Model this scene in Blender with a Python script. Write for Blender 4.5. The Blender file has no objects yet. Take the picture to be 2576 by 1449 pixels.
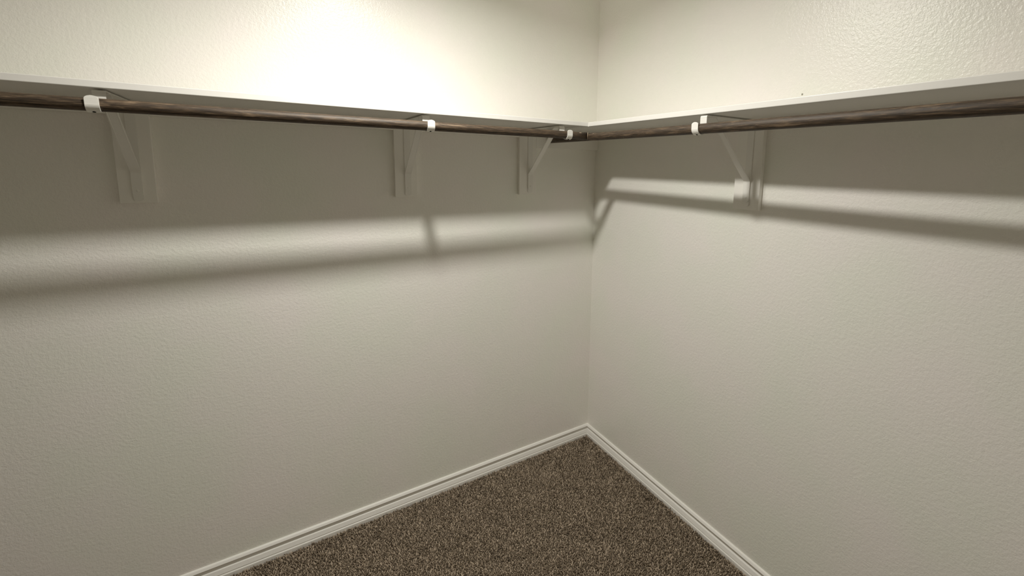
import bpy, bmesh, math, random
import numpy as np
from mathutils import Matrix, Vector

C = bpy.context.scene.collection
W, H = 2576.0, 1449.0

# ------------------------------------------------------------------ camera
CAM = (-1.4543, -1.8811, 1.5477)
YAW, PITCH, ROLL = 0.57361, -0.13749, 0.01833
F_PX, CX, CY = 1097.94, 1400.56, 568.38
f = Vector((math.sin(YAW) * math.cos(PITCH), math.cos(YAW) * math.cos(PITCH), math.sin(PITCH)))
r = Vector((math.cos(YAW), -math.sin(YAW), 0.0))
u = r.cross(f)
c_, s_ = math.cos(ROLL), math.sin(ROLL)
r2, u2 = c_ * r + s_ * u, -s_ * r + c_ * u
cam_d = bpy.data.cameras.new('camera')
cam = bpy.data.objects.new('camera', cam_d)
C.objects.link(cam)
cam.matrix_world = Matrix(((r2.x, u2.x, -f.x, CAM[0]), (r2.y, u2.y, -f.y, CAM[1]), (r2.z, u2.z, -f.z, CAM[2]), (0, 0, 0, 1)))
cam_d.sensor_fit = 'HORIZONTAL'
cam_d.sensor_width = 36.0
cam_d.lens = F_PX / W * 36.0
cam_d.shift_x = (W / 2 - CX) / W
cam_d.shift_y = (CY - H / 2) / W
cam_d.clip_start = 0.02
bpy.context.scene.camera = cam

# ------------------------------------------------------------------ world, exposure
wd = bpy.data.worlds.new('world')
bpy.context.scene.world = wd
wd.use_nodes = True
wd.node_tree.nodes['Background'].inputs['Color'].default_value = (0, 0, 0, 1)
wd.node_tree.nodes['Background'].inputs['Strength'].default_value = 0.0
vs = bpy.context.scene.view_settings
vs.view_transform = 'Standard'
vs.look = 'None'
vs.exposure = 0.0
vs.gamma = 1.0
vs.use_curve_mapping = False
cy = bpy.context.scene.cycles
cy.use_denoising = True
cy.max_bounces = 16
cy.diffuse_bounces = 10
cy.glossy_bounces = 5
cy.caustics_reflective = False
cy.sample_clamp_indirect = 4.0

# ------------------------------------------------------------------ the one lamp: ceiling downlight
LIGHT = (-1.155, -0.828)
CEIL = 2.455
LAMP_W = 21.5
LAMP_COL = (1.0, 0.965, 0.885)
ld_ = bpy.data.lights.new('ceiling_light_lamp', 'AREA')
ld_.shape = 'DISK'
ld_.size = 0.105
ld_.spread = math.radians(163)
ld_.energy = LAMP_W
ld_.color = LAMP_COL
lamp = bpy.data.objects.new('lamp', ld_)
C.objects.link(lamp)
lamp.location = (0, 0, -0.018)
lamp.rotation_euler = (math.radians(-2), math.radians(-1.5), 0)      # adjustable downlight, turned a little towards the right wall

# ------------------------------------------------------------------ dimensions
ZS = 1.72            # underside of the shelves
TS = 0.0175          # shelf thickness
DL, DR = 0.3097, 0.2831
XMIN, YMIN = -4.6, -3.0

# ------------------------------------------------------------------ materials
def new_mat(name):
    m = bpy.data.materials.new(name)
    m.use_nodes = True
    return m, m.node_tree.nodes, m.node_tree.links, m.node_tree.nodes['Principled BSDF']

def paint(name, col, rough=0.5, spec=0.5, bump=None, tint=0.0):
    m, N, L, b = new_mat(name)
    b.inputs['Base Color'].default_value = (*col, 1)
    b.inputs['Roughness'].default_value = rough
    b.inputs['Specular IOR Level'].default_value = spec
    tc = N.new('ShaderNodeTexCoord')
    if bump:
        prev = None
        for scale, detail, strength, dist in bump:
            n = N.new('ShaderNodeTexNoise'); n.inputs['Scale'].default_value = scale
            n.inputs['Detail'].default_value = detail; n.inputs['Roughness'].default_value = 0.55
            L.new(tc.outputs['Object'], n.inputs['Vector'])
            bp = N.new('ShaderNodeBump'); bp.inputs['Strength'].default_value = strength
            bp.inputs['Distance'].default_value = dist
            L.new(n.outputs['Fac'], bp.inputs['Height'])
            if prev: L.new(prev.outputs['Normal'], bp.inputs['Normal'])
            prev = bp
        L.new(prev.outputs['Normal'], b.inputs['Normal'])
    if tint:
        n = N.new('ShaderNodeTexNoise'); n.inputs['Scale'].default_value = 3.0; n.inputs['Detail'].default_value = 3
        L.new(tc.outputs['Object'], n.inputs['Vector'])
        cr = N.new('ShaderNodeValToRGB')
        cr.color_ramp.elements[0].position = 0.35; cr.color_ramp.elements[1].position = 0.65
        cr.color_ramp.elements[0].color = (col[0] * (1 + tint), col[1], col[2] * (1 + tint), 1)
        cr.color_ramp.elements[1].color = (col[0] * (1 - tint), col[1] * (1 + tint * .3), col[2] * (1 - tint), 1)
        L.new(n.outputs['Fac'], cr.inputs['Fac']); L.new(cr.outputs['Color'], b.inputs['Base Color'])
    return m

WALL_COL = (0.888, 0.875, 0.83)
M_WALL = paint('wall_paint', WALL_COL, 0.31, 0.5, [(105, 2.0, 1.0, 0.0011), (290, 2.0, 1.0, 0.0005)], 0.02)
M_BOARD = paint('board_paint', WALL_COL, 0.42, 0.5, [(60, 3.0, 0.6, 0.0006)])
M_CEIL = paint('ceiling_paint', (0.86, 0.85, 0.81), 0.7, 0.3, [(90, 2.0, 1.0, 0.0015)])
M_SHELF = paint('shelf_paint', (0.84, 0.83, 0.80), 0.4, 0.5, [(40, 3.0, 0.4, 0.0004)])
M_TRIM = paint('trim_paint', (0.90, 0.89, 0.86), 0.35, 0.5, [(30, 2.0, 0.4, 0.0004)])
M_METAL = paint('white_powder_coat', (0.84, 0.83, 0.79), 0.35, 0.5, [(120, 2.0, 0.3, 0.0003)])
M_HOLE = paint('hole_black', (0.008, 0.007, 0.006), 0.8, 0.1)
M_RAW = paint('raw_wood', (0.42, 0.33, 0.24), 0.7, 0.3, [(300, 3, 0.5, 0.0003)])
M_NICK = paint('nick_grey', (0.36, 0.35, 0.29), 0.8, 0.2)

def wood_mat():
    m, N, L, b = new_mat('dark_stained_wood')
    tc = N.new('ShaderNodeTexCoord')
    def noise(sc, scale, detail, rough=0.6):
        mp = N.new('ShaderNodeMapping'); mp.inputs['Scale'].default_value = sc
        L.new(tc.outputs['Object'], mp.inputs['Vector'])
        n = N.new('ShaderNodeTexNoise'); n.inputs['Scale'].default_value = scale
        n.inputs['Detail'].default_value = detail; n.inputs['Roughness'].default_value = rough
        L.new(mp.outputs['Vector'], n.inputs['Vector'])
        return n
    grain = noise((0.05, 1, 1), 420, 6, 0.7)
    cr = N.new('ShaderNodeValToRGB')
    e = cr.color_ramp.elements
    e[0].position, e[0].color = 0.34, (0.013, 0.0080, 0.0042, 1)
    e[1].position, e[1].color = 0.68, (0.170, 0.118, 0.072, 1)
    mid = cr.color_ramp.elements.new(0.52); mid.color = (0.058, 0.0375, 0.0215, 1)
    L.new(grain.outputs['Fac'], cr.inputs['Fac'])
    wear = noise((0.12, 1, 1), 60, 5, 0.65)
    wr = N.new('ShaderNodeValToRGB')
    wr.color_ramp.elements[0].position = 0.58; wr.color_ramp.elements[0].color = (0, 0, 0, 1)
    wr.color_ramp.elements[1].position = 0.72; wr.color_ramp.elements[1].color = (1, 1, 1, 1)
    L.new(wear.outputs['Fac'], wr.inputs['Fac'])
    mx = N.new('ShaderNodeMix'); mx.data_type = 'RGBA'
    L.new(wr.outputs['Color'], mx.inputs['Factor'])
    L.new(cr.outputs['Color'], mx.inputs['A'])
    mx.inputs['B'].default_value = (0.24, 0.170, 0.108, 1)
    # tiny pale chips
    chip = noise((0.35, 1, 1), 130, 2, 0.5)
    ch = N.new('ShaderNodeValToRGB')
    ch.color_ramp.elements[0].position = 0.765; ch.color_ramp.elements[0].color = (0, 0, 0, 1)
    ch.color_ramp.elements[1].position = 0.79; ch.color_ramp.elements[1].color = (1, 1, 1, 1)
    L.new(chip.outputs['Fac'], ch.inputs['Fac'])
    mx2 = N.new('ShaderNodeMix'); mx2.data_type = 'RGBA'
    L.new(ch.outputs['Color'], mx2.inputs['Factor'])
    L.new(mx.outputs['Result'], mx2.inputs['A'])
    mx2.inputs['B'].default_value = (0.40, 0.29, 0.20, 1)
    L.new(mx2.outputs['Result'], b.inputs['Base Color'])
    rr = N.new('ShaderNodeMapRange'); rr.inputs['To Min'].default_value = 0.42; rr.inputs['To Max'].default_value = 0.70
    L.new(grain.outputs['Fac'], rr.inputs['Value']); L.new(rr.outputs['Result'], b.inputs['Roughness'])
    bp = N.new('ShaderNodeBump'); bp.inputs['Strength'].default_value = 0.7; bp.inputs['Distance'].default_value = 0.0006
    L.new(grain.outputs['Fac'], bp.inputs['Height']); L.new(bp.outputs['Normal'], b.inputs['Normal'])
    b.inputs['Specular IOR Level'].default_value = 0.5
    return m
M_WOOD = wood_mat()

def carpet_mat(name, attr):
    m, N, L, b = new_mat(name)
    cr = N.new('ShaderNodeValToRGB')
    e = cr.color_ramp.elements
    e[0].position, e[0].color = 0.0, (0.12, 0.090, 0.060, 1)
    e[1].position, e[1].color = 1.0, (0.74, 0.62, 0.49, 1)
    md = e.new(0.5); md.color = (0.38, 0.306, 0.228, 1)
    if attr:
        a = N.new('ShaderNodeAttribute'); a.attribute_name = 'tuft'
        L.new(a.outputs['Fac'], cr.inputs['Fac'])
    else:
        tc = N.new('ShaderNodeTexCoord')
        n = N.new('ShaderNodeTexNoise'); n.inputs['Scale'].default_value = 240; n.inputs['Detail'].default_value = 2
        L.new(tc.outputs['Object'], n.inputs['Vector']); L.new(n.outputs['Fac'], cr.inputs['Fac'])
        bp = N.new('ShaderNodeBump'); bp.inputs['Distance'].default_value = 0.004
        L.new(n.outputs['Fac'], bp.inputs['Height']); L.new(bp.outputs['Normal'], b.inputs['Normal'])
    if not attr:
        for k_ in e: k_.color = (k_.color[0] * .4, k_.color[1] * .4, k_.color[2] * .4, 1)
    L.new(cr.outputs['Color'], b.inputs['Base Color'])
    b.inputs['Roughness'].default_value = 0.95
    b.inputs['Specular IOR Level'].default_value = 0.1
    return m
M_CARPET = carpet_mat('carpet_yarn', True)
M_BACKING = carpet_mat('carpet_backing', False)
m, N, L, b = new_mat('lit_lens')
b.inputs['Base Color'].default_value = (0.9, 0.9, 0.9, 1)
b.inputs['Emission Color'].default_value = (1.0, 0.95, 0.86, 1)
b.inputs['Emission Strength'].default_value = 20.0
M_LENS = m

# ------------------------------------------------------------------ helpers
def obj(name, bm, mat, parent=None, smooth=False):
    bmesh.ops.recalc_face_normals(bm, faces=bm.faces)
    me = bpy.data.meshes.new(name)
    bm.to_mesh(me); bm.free()
    me.materials.append(mat)
    if smooth:
        for p in me.polygons: p.use_smooth = True
    o = bpy.data.objects.new(name, me)
    C.objects.link(o)
    if parent: o.parent = parent
    return o

def tag(o, label, cat=None, group=None, kind=None):
    o['label'] = label
    if cat: o['category'] = cat
    if group: o['group'] = group
    if kind: o['kind'] = kind
    return o

def box(bm, a, b_, bevel=0.0):
    x0, y0, z0 = [min(p, q) for p, q in zip(a, b_)]
    x1, y1, z1 = [max(p, q) for p, q in zip(a, b_)]
    g = bmesh.ops.create_cube(bm, size=1.0)
    for v in g['verts']:
        v.co = Vector(((x0 + x1) / 2 + v.co.x * (x1 - x0), (y0 + y1) / 2 + v.co.y * (y1 - y0), (z0 + z1) / 2 + v.co.z * (z1 - z0)))
    if bevel:
        es = list({e for v in g['verts'] for e in v.link_edges})
        bmesh.ops.bevel(bm, geom=es, offset=bevel, segments=2, affect='EDGES', profile=0.6)
    return bm

def box_thing(name, a, b_, mat, label, cat, group=None, bevel=0.001):
    """One box-like board, its object origin at the box's centre."""
    ctr = Vector([(p + q) / 2 for p, q in zip(a, b_)])
    bm = bmesh.new()
    box(bm, Vector(a) - ctr, Vector(b_) - ctr, bevel)
    o = obj(name, bm, mat)
    o.location = ctr
    return tag(o, label, cat, group)

def ribbon(bm, path, t):
    """path: list of (y, z, halfwidth); centreline strip of thickness t in the local yz plane, width along x."""
    rings = []
    n = len(path)
    for i, (y, z, hw) in enumerate(path):
        a = path[max(i - 1, 0)]; c = path[min(i + 1, n - 1)]
        d = Vector((c[0] - a[0], c[1] - a[1]))
        d.normalize()
        nx, nz = -d.y * t / 2, d.x * t / 2
        rings.append([bm.verts.new((sx * hw, y + s * nx, z + s * nz)) for sx, s in ((-1, 1), (1, 1), (1, -1), (-1, -1))])
    for A, B in zip(rings, rings[1:]):
        for k in range(4):
            bm.faces.new((A[k], A[(k + 1) % 4], B[(k + 1) % 4], B[k]))
    bm.faces.new(rings[0]); bm.faces.new(rings[-1])
    return bm

def round_end(p, d, hw, n=7):
    """Points that round off a strip end at p, going along unit direction d."""
    out = []
    for k in range(1, n + 1):
        a = k / n * math.pi / 2 * 0.985
        out.append((p[0] + d[0] * hw * 0.62 * math.sin(a), p[1] + d[1] * hw * 0.62 * math.sin(a), max(hw * math.cos(a), 0.0006) if k < n else hw * 0.12))
    return out

# ------------------------------------------------------------------ room shell
def wall(name, a, b_, label):
    bm = bmesh.new(); box(bm, a, b_)
    return tag(obj(name, bm, M_WALL), label, kind='structure')
T = 0.10
wall('wall_left', (XMIN, 0, -0.05), (0, T, CEIL), 'pale greige textured wall on the left of the corner')
wr_ = wall('wall_right', (0, YMIN, -0.05), (T, T, CEIL), 'pale greige textured wall on the right of the corner')
wall('wall_back', (XMIN - T, YMIN - T, -0.05), (T, YMIN, CEIL), 'pale greige wall behind the camera')
wall('wall_side', (XMIN - T, YMIN, -0.05), (XMIN, T, CEIL), 'pale greige wall closing the closet beyond the left edge')
bm = bmesh.new(); box(bm, (XMIN - T, YMIN - T, CEIL), (T, T, CEIL + T))
tag(obj('ceiling', bm, M_CEIL), 'off-white textured closet ceiling', kind='structure')
bm = bmesh.new(); box(bm, (XMIN - T, YMIN - T, -0.10), (T, T, -0.009))
tag(obj('floor', bm, M_BACKING), 'brown closet floor under the carpet pile', kind='structure')

# small pit in the right wall and specks of paint
def nick(parent, at, normal_axis, rad, mat, name):
    rnd = random.Random(int(at[2] * 1000))
    bm = bmesh.new()
    n = 9
    ring = []
    for k in range(n):
        a = 2 * math.pi * k / n
        q = rad * rnd.uniform(0.7, 1.2)
        p = [at[0], at[1], at[2] + q * math.sin(a)]
        p[1 - normal_axis] += q * math.cos(a)
        ring.append(bm.verts.new(p))
    top = list(at); top[normal_axis] -= 0.0012
    c0 = bm.verts.new(top)
    for k in range(n): bm.faces.new((ring[k], ring[(k + 1) % n], c0))
    return obj(name, bm, mat, parent)
o = nick(wr_, (0, -1.0813, 1.7872 + 0.003), 0, 0.0034, M_NICK, 'gouge'); o['label'] = 'small grey gouge just above the shelf'

# baseboards: moulded profile (depth from wall, height)
PROF = [(0.0, -0.012), (0.0160, -0.012), (0.0160, 0.0080), (0.0152, 0.0100), (0.0136, 0.0114), (0.0112, 0.0118), (0.0112, 0.0142),
        (0.0136, 0.0156), (0.0130, 0.0175), (0.0086, 0.0305), (0.0070, 0.0322), (0.0044, 0.0334), (0.0034, 0.0350), (0.0034, 0.0488), (0.0060, 0.0498),
        (0.0104, 0.0505), (0.0110, 0.0515), (0.0102, 0.0530), (0.0068, 0.0586), (0.0046, 0.0606), (0.0, 0.0614)]
def baseboard(name, along, label):
    bm = bmesh.new()
    rows = []
    for d, z in PROF:
        if along == 'x': p0, p1 = (XMIN, -d, z), (-d, -d, z)      # mitred at the corner
        else: p0, p1 = (-d, YMIN, z), (-d, -d, z)
        rows.append((bm.verts.new(p0), bm.verts.new(p1)))
    for A, B in zip(rows, rows[1:]): bm.faces.new((A[0], A[1], B[1], B[0]))
    bm.faces.new([q[0] for q in rows]); bm.faces.new([q[1] for q in rows])
    bm.faces.new((rows[0][0], rows[0][1], rows[-1][1], rows[-1][0]))
    return tag(obj(name, bm, M_TRIM), label, kind='structure')
baseboard('baseboard_left', 'x', 'white moulded baseboard along the left wall')
baseboard('baseboard_right', 'y', 'white moulded baseboard along the right wall')

# ------------------------------------------------------------------ ceiling downlight (above the frame)
root = bpy.data.objects.new('ceiling_light', None); C.objects.link(root)
root.location = (LIGHT[0], LIGHT[1], CEIL)
tag(root, 'round recessed ceiling light above the closet corner', 'light')
lamp.parent = root
bm = bmesh.new()
n = 48
prof = [(0.056, 0.0), (0.056, -0.006), (0.060, -0.009), (0.074, -0.006), (0.078, 0.0)]
rings = [[bm.verts.new((q * math.cos(2 * math.pi * k / n), q * math.sin(2 * math.pi * k / n), z)) for k in range(n)] for q, z in prof]
for A, B in zip(rings, rings[1:]):
    for k in range(n): bm.faces.new((A[k], A[(k + 1) % n], B[(k + 1) % n], B[k]))
obj('trim_ring', bm, M_TRIM, root, True)
bm = bmesh.new(); bmesh.ops.create_cone(bm, cap_ends=True, segments=48, radius1=0.055, radius2=0.055, depth=0.004)
for v in bm.verts: v.co.z -= 0.003
obj('lens', bm, M_LENS, root)

# ------------------------------------------------------------------ shelves
box_thing('closet_shelf', (XMIN, -DL, ZS), (-0.0005, -0.0005, ZS + TS), M_SHELF,
          'long white painted shelf board running along the left wall', 'shelf', bevel=0.0015)
sr = box_thing('closet_shelf', (-DR, YMIN, ZS), (-0.0005, -DL - 0.0008, ZS + TS), M_SHELF,
               'white painted shelf board on the right wall, butted against the left shelf', 'shelf', bevel=0.0015)
bm = bmesh.new()
loc = sr.location
for k, (dx, dz, s) in enumerate([(0, 0, 1), (0.0006, 0.004, .9), (-0.0004, 0.008, 1.0), (0.0003, 0.012, .8), (0, 0.0155, .9)]):
    mtx = Matrix.Translation((-DR - 0.0006 + dx - loc.x, -DL - 0.0012 - loc.y, ZS + 0.0008 + dz - loc.z)) @ Matrix.Diagonal((.0016 * s, .0016 * s, .0030, 1))
    bmesh.ops.create_uvsphere(bm, u_segments=10, v_segments=8, radius=1.0, matrix=mtx)
o = obj('caulk_bead', bm, M_TRIM, sr, True); o['label'] = 'white caulk in the seam of the shelves'

# ------------------------------------------------------------------ mounting boards and cleats
BT = 0.019
def board_left(x0, x1, label):
    return box_thing('mounting_board', (x0, -BT, 1.4063), (x1, -0.0003, ZS - 0.0004), M_BOARD, label, 'board', bevel=0.0012)
board_left(-1.8612, -1.7730, 'wall-coloured vertical board behind the leftmost shelf bracket')
board_left(-1.0405, -0.9517, 'wall-coloured vertical board behind the middle bracket of the left wall')
board_left(-0.4685, -0.3775, 'wall-coloured vertical board on the left wall nearest the corner')
box_thing('mounting_board', (-BT, -0.9715, 1.402), (-0.0003, -0.8700, ZS - 0.0004), M_BOARD,
          'wall-coloured vertical board on the right wall, crossed by a band of light', 'board', bevel=0.0012)
for x0, x1, z, lab in ((XMIN + .001, -1.8617, 1.6775, 'thin wall-coloured cleat under the shelf, left of the leftmost bracket'),
                       (-1.7725, -1.0410, 1.6775, 'long thin cleat under the left shelf between its two leftmost brackets'),
                       (-0.9512, -0.4690, 1.6765, 'thin cleat under the left shelf between the middle and corner brackets'),
                       (-0.3770, -0.0005, 1.6315, 'short wide cleat in the corner, behind the crossing rods')):
    box_thing('shelf_cleat', (x0, -0.019, z), (x1, -0.0003, ZS - 0.0004), M_BOARD, lab, 'cleat', bevel=0.001)

# ------------------------------------------------------------------ shelf-and-rod brackets
HW = 0.0128
ST = 0.0028
def make_bracket(label, D, rz, rr_, yt):
    """Local frame: x along the wall, y out from the board face, z up; origin on the board face at the plate's lower end.
    yt: distance of the turned-down tab; D: rod centre distance from board face; rz: rod centre height above origin; rr_: rod radius."""
    Z0 = 1.413
    zs = ZS - Z0
    t = bpy.data.objects.new('shelf_bracket', None); C.objects.link(t)
    tag(t, label, 'bracket', 'shelf and rod brackets')
    # wall plate + arm under the shelf + turned-down front tab, one strip
    y0 = ST / 2 + 0.0003
    za = zs - 0.0042 - ST / 2
    low = [(p[0], p[1], p[2]) for p in reversed(round_end((y0, 0.008), (0, -1), HW))]
    pl = low + [(y0, 0.008, HW), (y0, 0.05, HW), (y0, za - 0.012, HW)]
    bm = bmesh.new(); ribbon(bm, pl, ST); obj('wall_plate', bm, M_METAL, t)
    pa = [(y0, za - 0.012, HW)]
    for k in range(1, 6):
        a = k / 5 * math.pi / 2
        pa.append((y0 + 0.010 * (1 - math.cos(a)), za - 0.010 + 0.010 * math.sin(a), HW))
    pa += [(y0 + 0.03, za, HW), (yt - 0.004, za, HW)]
    for k in range(1, 5):
        a = k / 4 * math.pi / 2
        pa.append((yt - 0.003 + 0.003 * math.sin(a), za - 0.003 + 0.003 * math.cos(a), HW))
    pa.append((yt, za - 0.006, HW))
    bm = bmesh.new(); ribbon(bm, pa, ST); obj('arm', bm, M_METAL, t)
    # brace: flat foot on the plate, then slanting up to the rod and curling round it as the hook
    y1 = y0 + ST + 0.0002
    zf = 1.505 - Z0
    low = list(reversed(round_end((y1, 0.024), (0, -1), HW)))
    R = rr_ + ST / 2 + 0.0004
    cx_, cz = D, rz
    # brace: flat foot, bend, straight slant up to the underside of the arm
    ya, zb = yt - 0.045, za - ST
    pb = low + [(y1, 0.024, HW), (y1, zf - 0.004, HW), (y1 + 0.0012, zf, HW)]
    n_ = Vector((-(zb - zf), ya - y1)).normalized()
    for k in range(1, 9):
        q = k / 8
        pb.append((y1 + 0.002 + (ya - y1 - 0.002) * q, zf + (zb - zf) * q, HW))
    pb += [(ya + 0.004, zb + 0.0002, HW), (ya + 0.020, zb + 0.0002, HW)]
    bm = bmesh.new()
    ribbon(bm, pb, ST)
    for sd in (-1, 1):                                       # slightly raised edge beads
        vs_ = []
        for q in (0.05, 0.93):
            y, z = y1 + (ya - y1) * q, zf + (zb - zf) * q
            for o_ in (-1, 1):
                vs_.append(bm.verts.new((sd * (HW - 0.0024) + o_ * 0.0018, y - n_.x * (ST / 2 - .0004), z - n_.y * (ST / 2 - .0004))))
            vs_.append(bm.verts.new((sd * (HW - 0.0024), y - n_.x * (ST / 2 + 0.0014), z - n_.y * (ST / 2 + 0.0014))))
        a_, b2, c2, d2, e2, f2 = vs_
        bm.faces.new((a_, c2, f2, d2)); bm.faces.new((c2, b2, e2, f2)); bm.faces.new((a_, b2, c2)); bm.faces.new((d2, f2, e2))
    brace = obj('brace', bm, M_METAL, t)
    # hook: drops from the arm's end, runs under the rod and up its front to a rounded tip
    py_, pz_ = yt, cz - 0.002
    dx, dz = cx_ - py_, cz - pz_
    L_ = math.hypot(dx, dz)
    ang = math.atan2(dz, dx) - math.asin(min(R / L_, 0.999))     # line tangent to the underside of the rod
    a0 = ang - math.pi / 2
    ph = [(yt, za - 0.006, HW), (yt, pz_ + 0.006, HW), (yt + 0.0012, pz_ + 0.0005, HW)]
    tl = math.sqrt(max(L_ * L_ - R * R, 1e-8))
    for q in (0.35, 0.7):
        ph.append((py_ + tl * q * math.cos(ang) + 0.001, pz_ + tl * q * math.sin(ang), HW))
    a1 = 0.10
    for k in range(1, 13):
        a = a0 + (a1 - a0) * (k - 1) / 11
        ph.append((cx_ + R * math.cos(a), cz + R * math.sin(a), HW))
    yv = cx_ + R * math.cos(a1)
    zt = cz + rr_ + 0.0045
    ph.append((yv + 0.0003, zt - HW * 0.62, HW))
    ph += round_end((yv + 0.0004, zt - HW * 0.62), (0, 1), HW)
    bm = bmesh.new(); ribbon(bm, ph, ST)
    hook = obj('hook', bm, M_METAL, t)
    ah = math.radians(-72)
    bm = bmesh.new()
    mtx = Matrix.Translation((0, cx_ + (R + ST / 2 - 0.0004) * math.cos(ah), cz + (R + ST / 2 - 0.0004) * math.sin(ah))) @ Matrix.Rotation(ah + math.pi / 2 + math.pi, 4, 'X')
    bmesh.ops.create_cone(bm, cap_ends=True, segments=20, radius1=0.0034, radius2=0.0034, depth=0.0014, matrix=mtx)
    o = obj('screw_hole', bm, M_HOLE, hook); o['label'] = 'small black screw hole'
    for z, q in ((0.033, 0.0040),):
        bm = bmesh.new()
        bmesh.ops.create_uvsphere(bm, u_segments=14, v_segments=8, radius=1, matrix=Matrix.Translation((0, y1 + ST / 2, z)) @ Matrix.Diagonal((q, 0.0016, q, 1)))
        obj('screw', bm, M_METAL, t, True)
    for ch in t.children:
        if ch.name.split('.')[0] in ('arm', 'brace', 'hook', 'wall_plate'):
            bv = ch.modifiers.new('bevel', 'BEVEL'); bv.width = 0.0006; bv.segments = 2; bv.limit_method = 'ANGLE'; bv.angle_limit = math.radians(50)
    return t

def copy_bracket(src, label):
    t = src.copy(); C.objects.link(t); t['label'] = label
    for ch in list(src.children):
        c2 = ch.copy(); C.objects.link(c2); c2.parent = t
        for g in ch.children:
            g2 = g.copy(); C.objects.link(g2); g2.parent = c2
    return t

RL = (0.338, 1.6752, 0.0158)      # left rod: distance from wall, height, radius
RR = (0.301, 1.6719, 0.0161)
b1 = make_bracket('white metal shelf and rod bracket leftmost on the left wall', RL[0] - BT, RL[1] - 1.413, RL[2], 0.293 - BT)
b2_ = copy_bracket(b1, 'white metal shelf and rod bracket in the middle of the left wall')
b3 = copy_bracket(b1, 'white metal bracket on the left wall nearest the corner')
for t, x in ((b1, -1.8160), (b2_, -0.9895), (b3, -0.4110)):
    t.location = (x, -BT, 1.413); t.rotation_euler = (0, 0, math.pi)
b4 = make_bracket('white metal shelf and rod bracket on the right wall', RR[0] - BT, RR[1] - 1.413, RR[2], 0.2785 - BT)
b4.location = (-BT, -0.9235, 1.413); b4.rotation_euler = (0, 0, math.pi / 2)

# ------------------------------------------------------------------ closet rods
def rod(x0, x1, rad, segs, coped=0.0):
    """Rod along local x; slight taper noise, the far end coped to sit against the other rod."""
    bm = bmesh.new()
    n = 40
    rnd = random.Random(int(x1 * 100))
    rings = []
    m_ = segs
    for i in range(m_ + 1):
        s = i / m_
        x = x0 + (x1 - x0) * s
        q = rad * (1 + 0.006 * math.sin(9 * s + 1) + 0.004 * math.sin(31 * s))
        ring = []
        for k in range(n):
            a = 2 * math.pi * k / n
            xx = x
            if coped and i == m_:
                z_ = rad * math.sin(a)
                xx = x - (math.sqrt(max(coped ** 2 - z_ ** 2, 0)) - 0.0) + 0.0
            ring.append(bm.verts.new((xx, q * math.cos(a), q * math.sin(a))))
        rings.append(ring)
    for A, B in zip(rings, rings[1:]):
        for k in range(n): bm.faces.new((A[k], A[(k + 1) % n], B[(k + 1) % n], B[k]))
    bm.faces.new(rings[0])
    if not coped: bm.faces.new(rings[-1])
    else:
        c0 = bm.verts.new((x1 - coped - 0.0002, 0, 0))
        for k in range(n): bm.faces.new((rings[-1][k], rings[-1][(k + 1) % n], c0))
    return bm
LX1 = -RR[0]
o = obj('closet_rod', rod(XMIN + 0.002 - LX1, 0.0, RL[2], 60, coped=RR[2] + 0.0015), M_WOOD, smooth=True)
o.location = (LX1, -RL[0], RL[1])
tag(o, 'dark brown wooden closet rod along the left wall, held by three white hooks', 'rod', 'closet rods')
rodl = o
# pale raw edge where the rod is cut
bm = bmesh.new()
n = 40
A, B = [], []
for k in range(n):
    a = 2 * math.pi * k / n
    z_ = RL[2] * math.sin(a)
    xe = -math.sqrt(max((RR[2] + 0.0015) ** 2 - z_ ** 2, 0))
    A.append(bm.verts.new((xe - 0.0026, (RL[2] + .00035) * math.cos(a), (RL[2] + .00035) * math.sin(a))))
    B.append(bm.verts.new((xe + 0.0005, (RL[2] + .00035) * math.cos(a), (RL[2] + .00035) * math.sin(a))))
for k in range(n): bm.faces.new((A[k], A[(k + 1) % n], B[(k + 1) % n], B[k]))
o = obj('cut_edge', bm, M_RAW, rodl, True); o['label'] = 'pale raw wood edge of the sawn rod end'
def chip(parent, x, ang, rad, ln, wd_, name='chip'):
    bm = bmesh.new()
    mtx = Matrix.Translation((x, rad * math.cos(ang), rad * math.sin(ang))) @ Matrix.Rotation(ang, 4, 'X') @ Matrix.Rotation(0.35, 4, 'X') @ Matrix.Diagonal((ln, 0.0006, wd_, 1))
    bmesh.ops.create_uvsphere(bm, u_segments=12, v_segments=6, radius=1, matrix=mtx)
    o = obj(name, bm, M_RAW, parent, True); o['label'] = 'pale chip in the stain'
chip(rodl, -0.052, math.radians(180 - 48), RL[2], 0.007, 0.0020)

o = obj('closet_rod', rod(YMIN + 0.002, -0.0195, RR[2], 60), M_WOOD, smooth=True)
o.location = (-RR[0], 0, RR[1]); o.rotation_euler = (0, 0, math.pi / 2)
tag(o, 'dark brown wooden closet rod along the right wall, its end tucked behind the left rod', 'rod', 'closet rods')
chip(o, -0.385, math.radians(48), RR[2], 0.0022, 0.0060)

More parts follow.
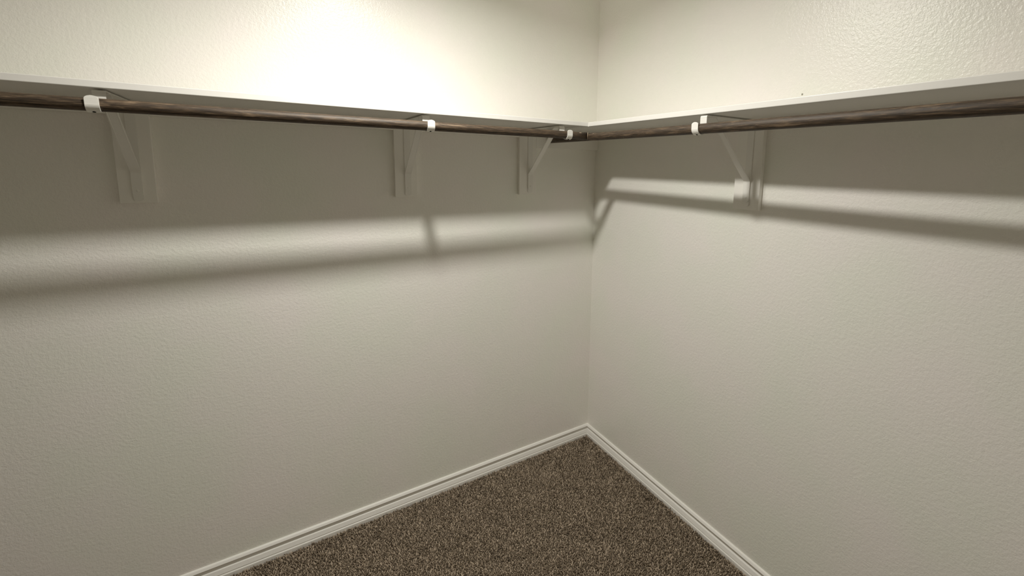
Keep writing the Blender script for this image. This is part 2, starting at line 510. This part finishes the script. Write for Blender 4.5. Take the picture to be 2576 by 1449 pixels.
# ------------------------------------------------------------------ carpet pile (uncountable tufts in one object)
rng = np.random.default_rng(7)
step = 0.0052
gx, gy = np.meshgrid(np.arange(-2.35, -0.012, step), np.arange(-2.0, -0.012, step))
px = (gx + rng.uniform(-.48, .48, gx.shape) * step).ravel(); py = (gy + rng.uniform(-.48, .48, gy.shape) * step).ravel()
keep = (px < -0.015) & (py < -0.015)
px, py = px[keep], py[keep]
nt = len(px)
def lowf(x, y, s, ph): return np.sin(x * s + ph) * np.cos(y * s * 1.13 + ph * 1.7)
clump = lowf(px, py, 21, .4) * .5 + lowf(px, py, 47, 2.1) * .35 + lowf(px, py, 95, 1.2) * .3
hgt = 0.0090 + 0.0020 * rng.standard_normal(nt) + 0.0006 * clump
hgt = np.clip(hgt, 0.0055, 0.0135)
ldir = rng.uniform(0, 2 * np.pi, nt) ; lean = 0.0016 + 0.0046 * rng.random(nt)
lx = lean * np.cos(ldir); ly = lean * np.sin(ldir)
rad = 0.0017 + 0.0006 * rng.random(nt)
rot = rng.uniform(0, 2 * np.pi, nt)
levels = [(0.0, 0.9, 0.0), (0.62, 1.15, 0.45), (1.0, 0.45, 1.0)]
V = np.zeros((nt, 9, 3), np.float32)
for li, (hz, rs, lf) in enumerate(levels):
    for k in range(3):
        a = rot + 2 * np.pi * k / 3 + hz * 1.3
        V[:, li * 3 + k, 0] = px + lx * lf + rad * rs * np.cos(a)
        V[:, li * 3 + k, 1] = py + ly * lf + rad * rs * np.sin(a)
        V[:, li * 3 + k, 2] = -0.0092 + hgt * hz
faces = []
for li in range(2):
    for k in range(3):
        faces.append((li * 3 + k, li * 3 + (k + 1) % 3, li * 3 + 3 + (k + 1) % 3, li * 3 + 3 + k))
faces.append((6, 7, 8))
loops = np.array([i for q in faces for i in q], np.int32)
ltot = np.array([len(q) for q in faces], np.int32)
nl, nf = len(loops), len(ltot)
me = bpy.data.meshes.new('carpet_pile')
me.vertices.add(nt * 9); me.vertices.foreach_set('co', V.ravel())
me.loops.add(nt * nl)
me.loops.foreach_set('vertex_index', (loops[None, :] + (np.arange(nt, dtype=np.int32) * 9)[:, None]).ravel())
me.polygons.add(nt * nf)
starts = np.concatenate([[0], np.cumsum(ltot)[:-1]]).astype(np.int32)
me.polygons.foreach_set('loop_start', (starts[None, :] + (np.arange(nt, dtype=np.int32) * nl)[:, None]).ravel())
me.update(calc_edges=True)
at = me.attributes.new('tuft', 'FLOAT', 'POINT')
val = np.clip(0.5 + 0.27 * rng.standard_normal(nt) + 0.06 * clump, 0, 1)
vv = np.repeat(val[:, None], 9, 1)
at.data.foreach_set('value', vv.astype(np.float32).ravel())
me.materials.append(M_CARPET)
o = bpy.data.objects.new('carpet_pile', me); C.objects.link(o)
tag(o, 'brown taupe twisted-yarn carpet pile covering the closet floor', 'carpet', kind='stuff')
